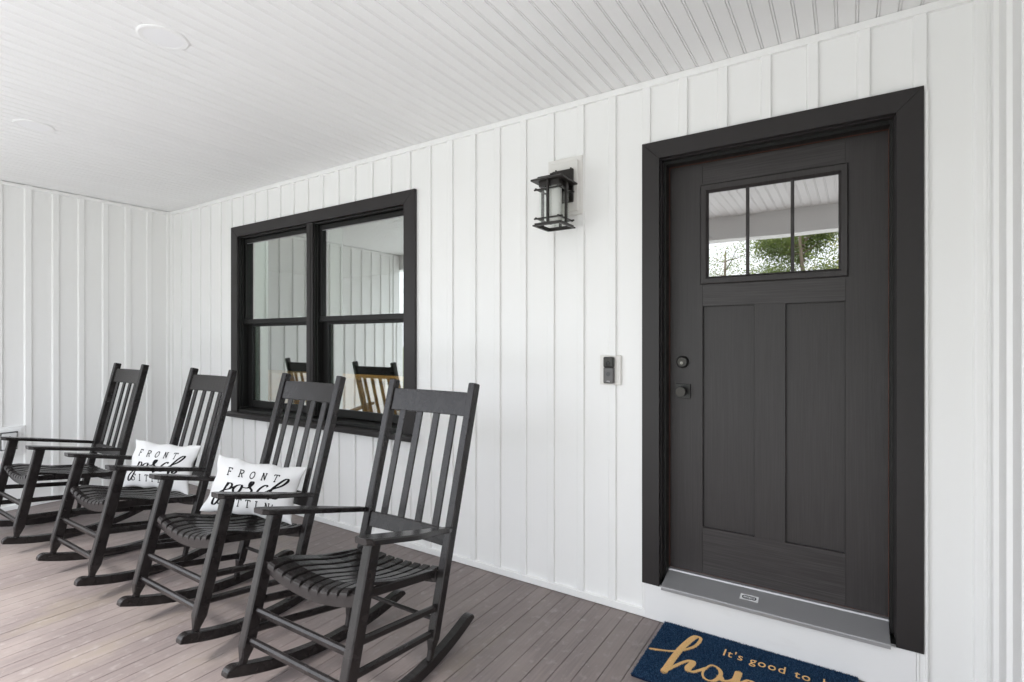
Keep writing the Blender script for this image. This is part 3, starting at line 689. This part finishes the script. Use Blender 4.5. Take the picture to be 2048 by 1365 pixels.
    # back rails and slats
    for za, zb_, th_ in ((1.040, 1.148, .021), (.484, .553, .021)):
        m = MB(); secs = []
        for i in range(13):
            x = -.236 + .472 * i / 12; bow = -.010 * (1 - (x / .236) ** 2)
            secs.append([V3(x, post_y(z) + bow, z) + back_n * q for z, q in ((za, -th_ / 2), (za, th_ / 2 - .002), (za + .002, th_ / 2), (zb_ - .003, th_ / 2), (zb_, th_ / 2 - .003), (zb_, -th_ / 2))])
        m.loft(secs); m.build('back_rail', P, t)
    for k in range(4):
        x = -.162 + .108 * k; bow = -.010 * (1 - (x / .236) ** 2)
        m = MB(); bar(m, V3(x, post_y(.545) + bow, .545), V3(x, post_y(1.05) + bow, 1.05), .039, .011, (1, 0, 0), .002); m.build('back_slat', P, t)
    # scooped seat: nine slats front to back
    for k in range(9):
        x0 = -.2385 + .0537 * k; w = .0405
        if k in (0,): pass
        m = MB(); secs = []
        for y, z in SEAT:
            q = []
            for a, b in ((0, -.013), (w, -.013), (w, -.003), (w - .003, 0), (.003, 0), (0, -.003)):
                xx = x0 + a; q.append(V3(xx, y, z + scoop(x0 + w / 2, y) + (scoop(xx, y) - scoop(x0 + w / 2, y)) * .8 + b))
            secs.append(q)
        m.loft(secs); m.build('seat_slat', P, t)
    for y, zt, hh, ext in ((.230, .4930, .050, .272), (-.236, .394, .046, .238)):
        m = MB(); secs = []
        for i in range(17):
            x = -ext + 2 * ext * i / 16; sc_ = scoop(min(max(x, -.25), .25), y)
            q = [(-.010, 0), (.010, 0), (.010, -hh), (-.010, -hh)]
            secs.append([V3(x, y + a, zt + sc_ + b) for a, b in q])
        m.loft(secs); m.build('seat_rail', P, t, bevel=.002)
    for zz in (.305, .196):
        m = MB(); bar(m, V3(-.272, leg_y(zz) - .002, zz), V3(.272, leg_y(zz) - .002, zz), .034, .022, (0, -.25, 1), .007); m.build('stretcher', P, t)
    m = MB(); tube(m, [V3(-.235, post_y(.198), .198), V3(.235, post_y(.198), .198)], .0095, 10); m.build('stretcher', P, t)
    return t
def kids(o): return [c for c in bpy.data.objects if c.parent == o]
def copy_tree(o, parent=None):
    c = o.copy(); C.objects.link(c)
    if parent: c.parent = parent
    for k in kids(o): copy_tree(k, c)
    return c
poses = [(-1.7399, -1.1016, .0155, 0, 'nearest black wooden rocking chair, empty, closest to the door'),
         (-2.7089, -1.0958, .0022, .0071, 'black wooden rocking chair holding the pillow, second from the door'),
         (-3.7591, -1.1206, -.0023, -.0084, 'black wooden rocking chair holding the pillow, third from the door'),
         (-4.9159, -1.1392, -.0085, -.0385, 'farthest black wooden rocking chair, empty, by the left end wall')]
first = None
made = []
proto = make_chair()
for i, ps in enumerate(poses): made.append(proto if i == 0 else copy_tree(proto))
for o, (X, Y, a, t_, lab) in zip(made, poses):
    o.location = (X, Y, .0015 - (RR * math.cos(t_) + YC * math.sin(t_) - RR)); o.rotation_euler = (-t_, 0, a)
    tag(o, lab, 'rocking chair', 'black rocking chairs in a row on the porch')

# ------------------------------------------------------------------ pillows
def glyphs():
    G = {}
    G['F'] = [[(.15, 0), (.15, 1)], [(0, 1), (.68, 1), (.68, .80)], [(.15, .52), (.48, .52)], [(.48, .62), (.48, .42)], [(0, 0), (.34, 0)]]
    G['R'] = [[(.15, 0), (.15, 1)], [(0, 0), (.32, 0)], 'c', [(0, 1), (.40, 1), (.64, .90), (.64, .64), (.42, .53), (.15, .52)], [(.40, .52), (.62, .04), (.78, 0)]]
    G['O'] = ['c', [(.36 + .34 * math.cos(q), .5 + .5 * math.sin(q)) for q in [2 * math.pi * k / 12 for k in range(13)]]]
    G['N'] = [[(.13, 0), (.13, 1)], [(0, 1), (.17, 1), (.60, 0), (.60, 1)], [(0, 0), (.27, 0)], [(.46, 1), (.74, 1)]]
    G['T'] = [[(0, .80), (.0, 1), (.70, 1), (.70, .80)], [(.35, 0), (.35, 1)], [(.19, 0), (.51, 0)]]
    G['S'] = ['c', [(.58, .78), (.52, .95), (.30, 1.01), (.08, .90), (.08, .66), (.30, .52), (.54, .40), (.60, .16), (.36, -.01), (.10, .06), (.03, .24)], [(.58, 1), (.58, .74)], [(.03, 0), (.03, .26)]]
    G['I'] = [[(.2, 0), (.2, 1)], [(.02, 1), (.38, 1)], [(.02, 0), (.38, 0)]]
    G["'"] = [[(.12, 1.0), (.06, .72)]]
    return G
GL = glyphs()
PORCH = [[[-.645, .094], [-.694, -.129], [-.741, -.382], [-.785, -.646], [-.845, -.747], [-.902, -.677], [-.903, -.488], [-.81, -.305], [-.703, -.204], [-.575, -.14], [-.522, -.023], [-.554, .064], [-.619, .064], [-.673, -.05]],
         [[-.573, -.15], [-.485, -.076], [-.388, .021]], [[-.29, .06], [-.398, .008], [-.458, -.142], [-.409, -.255], [-.315, -.211], [-.266, -.032], [-.29, .06]],
         [[-.264, -.011], [-.157, -.022], [-.089, .032], [-.03, .171], [-.037, .242], [-.084, .21], [-.101, .092], [-.063, -.003], [-.014, -.094], [-.038, -.245], [-.06, -.333]], [[-.06, -.333], [.015, -.252], [.1, -.148]],
         [[.346, .128], [.316, .188], [.244, .144], [.163, .011], [.125, -.142], [.168, -.245], [.262, -.19], [.355, -.044]],
         [[.355, -.044], [.502, .094], [.665, .235], [.757, .419], [.738, .506], [.671, .46], [.557, .25], [.468, .065], [.424, -.15], [.42, -.325]], [[.421, -.294], [.464, -.161], [.543, -.08], [.564, -.136], [.529, -.247], [.595, -.251], [.67, -.151]]]
def make_pillow(loc, yaw, tilt, roll, w, h, label, seed):
    rs = random.Random(seed); ph = [rs.uniform(0, 6.28) for _ in range(8)]
    ex = Vector((math.cos(yaw), math.sin(yaw), 0)); fw = Vector((math.sin(yaw), -math.cos(yaw), 0)); up = Vector((0, 0, 1))
    ey = up * math.cos(tilt) - fw * math.sin(tilt)
    a = ex * math.cos(roll) + ey * math.sin(roll); b = ey * math.cos(roll) - ex * math.sin(roll); n = a.cross(b)
    e = empty('throw_pillow'); e.matrix_world = Matrix(((a.x, b.x, n.x, loc[0]), (a.y, b.y, n.y, loc[1]), (a.z, b.z, n.z, loc[2]), (0, 0, 0, 1)))
    tag(e, label, 'pillow', 'white lettered pillows on the rocking chairs')
    def S(u, v, side):
        x = w / 2 * u * (1 - .10 * (1 - v * v)); y = h / 2 * v * (1 - .11 * (1 - u * u))
        q = max(0, (1 - u * u)) ** .55 * max(0, (1 - v * v)) ** .55
        eu = abs(u) ** 6; ev = abs(v) ** 6
        wr = .008 * (ev * (1 - eu)) ** .7 * math.sin(11 * u + ph[0]) * math.sin(4 * u + ph[1]) + .008 * (eu * (1 - ev)) ** .7 * math.sin(8 * v + ph[2])
        wr += .0045 * math.sin(5 * u + 3 * v + ph[3]) * q + .003 * math.sin(9 * u - 6 * v + ph[4]) * q
        x += .004 * ev * math.sin(7 * u + ph[5]) * (1 - eu); y += .005 * ev * math.sin(9 * u + ph[6]) * (1 - eu)
        return Vector((x, y, side * (.058 * q + .0015) + wr))
    nu, nv = 44, 28; m = MB(); vs_ = []; fs = []
    for side in (1, -1):
        for j in range(nv + 1):
            for i in range(nu + 1):
                u = math.sin((i / nu * 2 - 1) * math.pi / 2); v = math.sin((j / nv * 2 - 1) * math.pi / 2); vs_.append(S(u, v, side))
    o2 = (nu + 1) * (nv + 1)
    for j in range(nv):
        for i in range(nu):
            q = j * (nu + 1) + i; fs.append((q, q + 1, q + nu + 2, q + nu + 1)); fs.append((o2 + q, o2 + q + nu + 1, o2 + q + nu + 2, o2 + q + 1))
    ring = [i for i in range(nu + 1)] + [j * (nu + 1) + nu for j in range(1, nv + 1)] + [nv * (nu + 1) + i for i in range(nu - 1, -1, -1)] + [j * (nu + 1) for j in range(nv - 1, 0, -1)]
    for p_, q_ in zip(ring, ring[1:] + ring[:1]): fs.append((p_, o2 + p_, o2 + q_, q_))
    m.add(vs_, fs); m.build('cushion', 'pillow_fabric', e, smooth=True)
    tx = MB()
    def surf(p): return S(max(-.98, min(.98, p.x)), max(-.98, min(.98, p.y)), 1) + Vector((0, 0, .0014))
    asp = h / w
    def word(txt, u0, u1, v0, ht, sw):
        n_ = len(txt); step = (u1 - u0) / (n_ - 1) if n_ > 1 else 0; cw = ht * asp * 1.0
        for i, ch in enumerate(txt):
            curved = False
            for s in GL[ch]:
                if s == 'c': curved = True; continue
                pts = [Vector((u0 + step * i + (x - .36) * cw * .95, v0 + y * ht, 0)) for x, y in s]
                if curved and len(pts) > 3: pts = catmull(pts, 4)
                else:
                    o = []
                    for p0, p1 in zip(pts, pts[1:]): o += [p0.lerp(p1, k / 5) for k in range(5)]
                    pts = o + [pts[-1]]
                # widths measured in pillow metres
                P2 = [Vector((p.x * w / 2, p.y * h / 2)) for p in pts]
                ribbon(tx, P2, sw, lambda q: surf(Vector((q.x * 2 / w, q.y * 2 / h, 0))))
                curved = False
    word('FRONT', -.60, .50, .36, .265, .0056)
    word("SITTIN", -.60, .46, -.73, .265, .0056); word("'", .62, .62, -.73, .265, .0058)
    for s in PORCH:
        P2 = [Vector((p.x * w / 2, p.y * h / 2)) for p in catmull([(q[0] * .95 + .06, q[1], 0) for q in s], 6)]
        ribbon(tx, P2, lambda t: .0055 + .009 * min(1, max(0, abs(t.y) * 1.3 - .2)), lambda q: surf(Vector((q.x * 2 / w, q.y * 2 / h, 0))))
    tx.build('lettering', 'ink', e)
    return e
make_pillow((-2.7403, -.9533, .5838), .6299, .3522, -.1598, .5006, .3043, 'white lettered lumbar pillow on the second rocking chair from the door', 3)
make_pillow((-3.7718, -.9703, .5783), .415, .3279, -.0551, .5003, .3101, 'white lettered lumbar pillow on the third rocking chair from the door', 11)

# ------------------------------------------------------------------ trees outside, seen in the door glass
def tree(loc, hgt, crown_r, seed, leaf, label, dens=2600, trunk_r=.14, crown_lo=.35):
    rs = random.Random(seed); t = empty('tree', loc); tag(t, label, 'tree', 'trees across the lawn')
    m = MB(); top = Vector((rs.uniform(-.4, .4), rs.uniform(-.4, .4), hgt * .92))
    tr = [Vector((0, 0, -.05)).lerp(top, k / 8) + Vector((rs.uniform(-.08, .08), rs.uniform(-.08, .08), 0)) * (k > 0) for k in range(9)]
    tube(m, tr, [trunk_r * (1 - .85 * k / 8) for k in range(9)], 8)
    tips = []
    for _ in range(26):
        k = rs.uniform(crown_lo, .95); p0 = tr[0].lerp(tr[-1], k); an = rs.uniform(0, 6.28); ln_ = crown_r * rs.uniform(.5, 1) * (1.15 - k * .6)
        p1 = p0 + Vector((math.cos(an), math.sin(an), rs.uniform(.1, .7))) * ln_
        mid = p0.lerp(p1, .5) + Vector((0, 0, -.05 * ln_)); r0 = trunk_r * .33 * (1.1 - k)
        tube(m, [p0, mid, p1], [r0 + .012, r0 * .6 + .008, .006], 5); tips += [mid, p1, p0.lerp(p1, .75)]
    m.build('trunk', 'bark', t, smooth=True)
    m = MB(); vs_ = []; fs = []
    for _ in range(dens):
        c_ = rs.choice(tips) + Vector((rs.gauss(0, 1), rs.gauss(0, 1), rs.gauss(0, .8))) * crown_r * .13
        a = Vector((rs.gauss(0, 1), rs.gauss(0, 1), rs.gauss(0, 1))).normalized(); b = a.orthogonal().normalized(); s = rs.uniform(.02, .042)
        o = len(vs_); vs_ += [c_ - a * s, c_ + b * s * .5, c_ + a * s, c_ - b * s * .5]; fs.append((o, o + 1, o + 2, o + 3))
    m.add(vs_, fs); m.build('crown', leaf, t)
GZ = -.62
tree((-1.0, -15.5, GZ), 6.4, 2.0, 1, 'leaf_a', 'slender green tree left in the door glass reflection', 42000)
tree((-.15, -13.5, GZ), 7.4, 1.6, 5, 'leaf_b', 'sparse tree with bare trunk reflected in the middle door pane', 14000, .13, .3)
tree((1.4, -15.0, GZ), 5.0, 2.1, 9, 'leaf_b', 'yellow green tree reflected in the right door pane', 28000)
tree((-3.6, -17.5, GZ), 5.8, 2.4, 12, 'leaf_a', 'broad green tree left of the slender one across the lawn', 6000)
tree((4.6, -19, GZ), 6.8, 2.4, 15, 'leaf_a', 'tall green tree right of the yellow green one across the lawn', 6000)
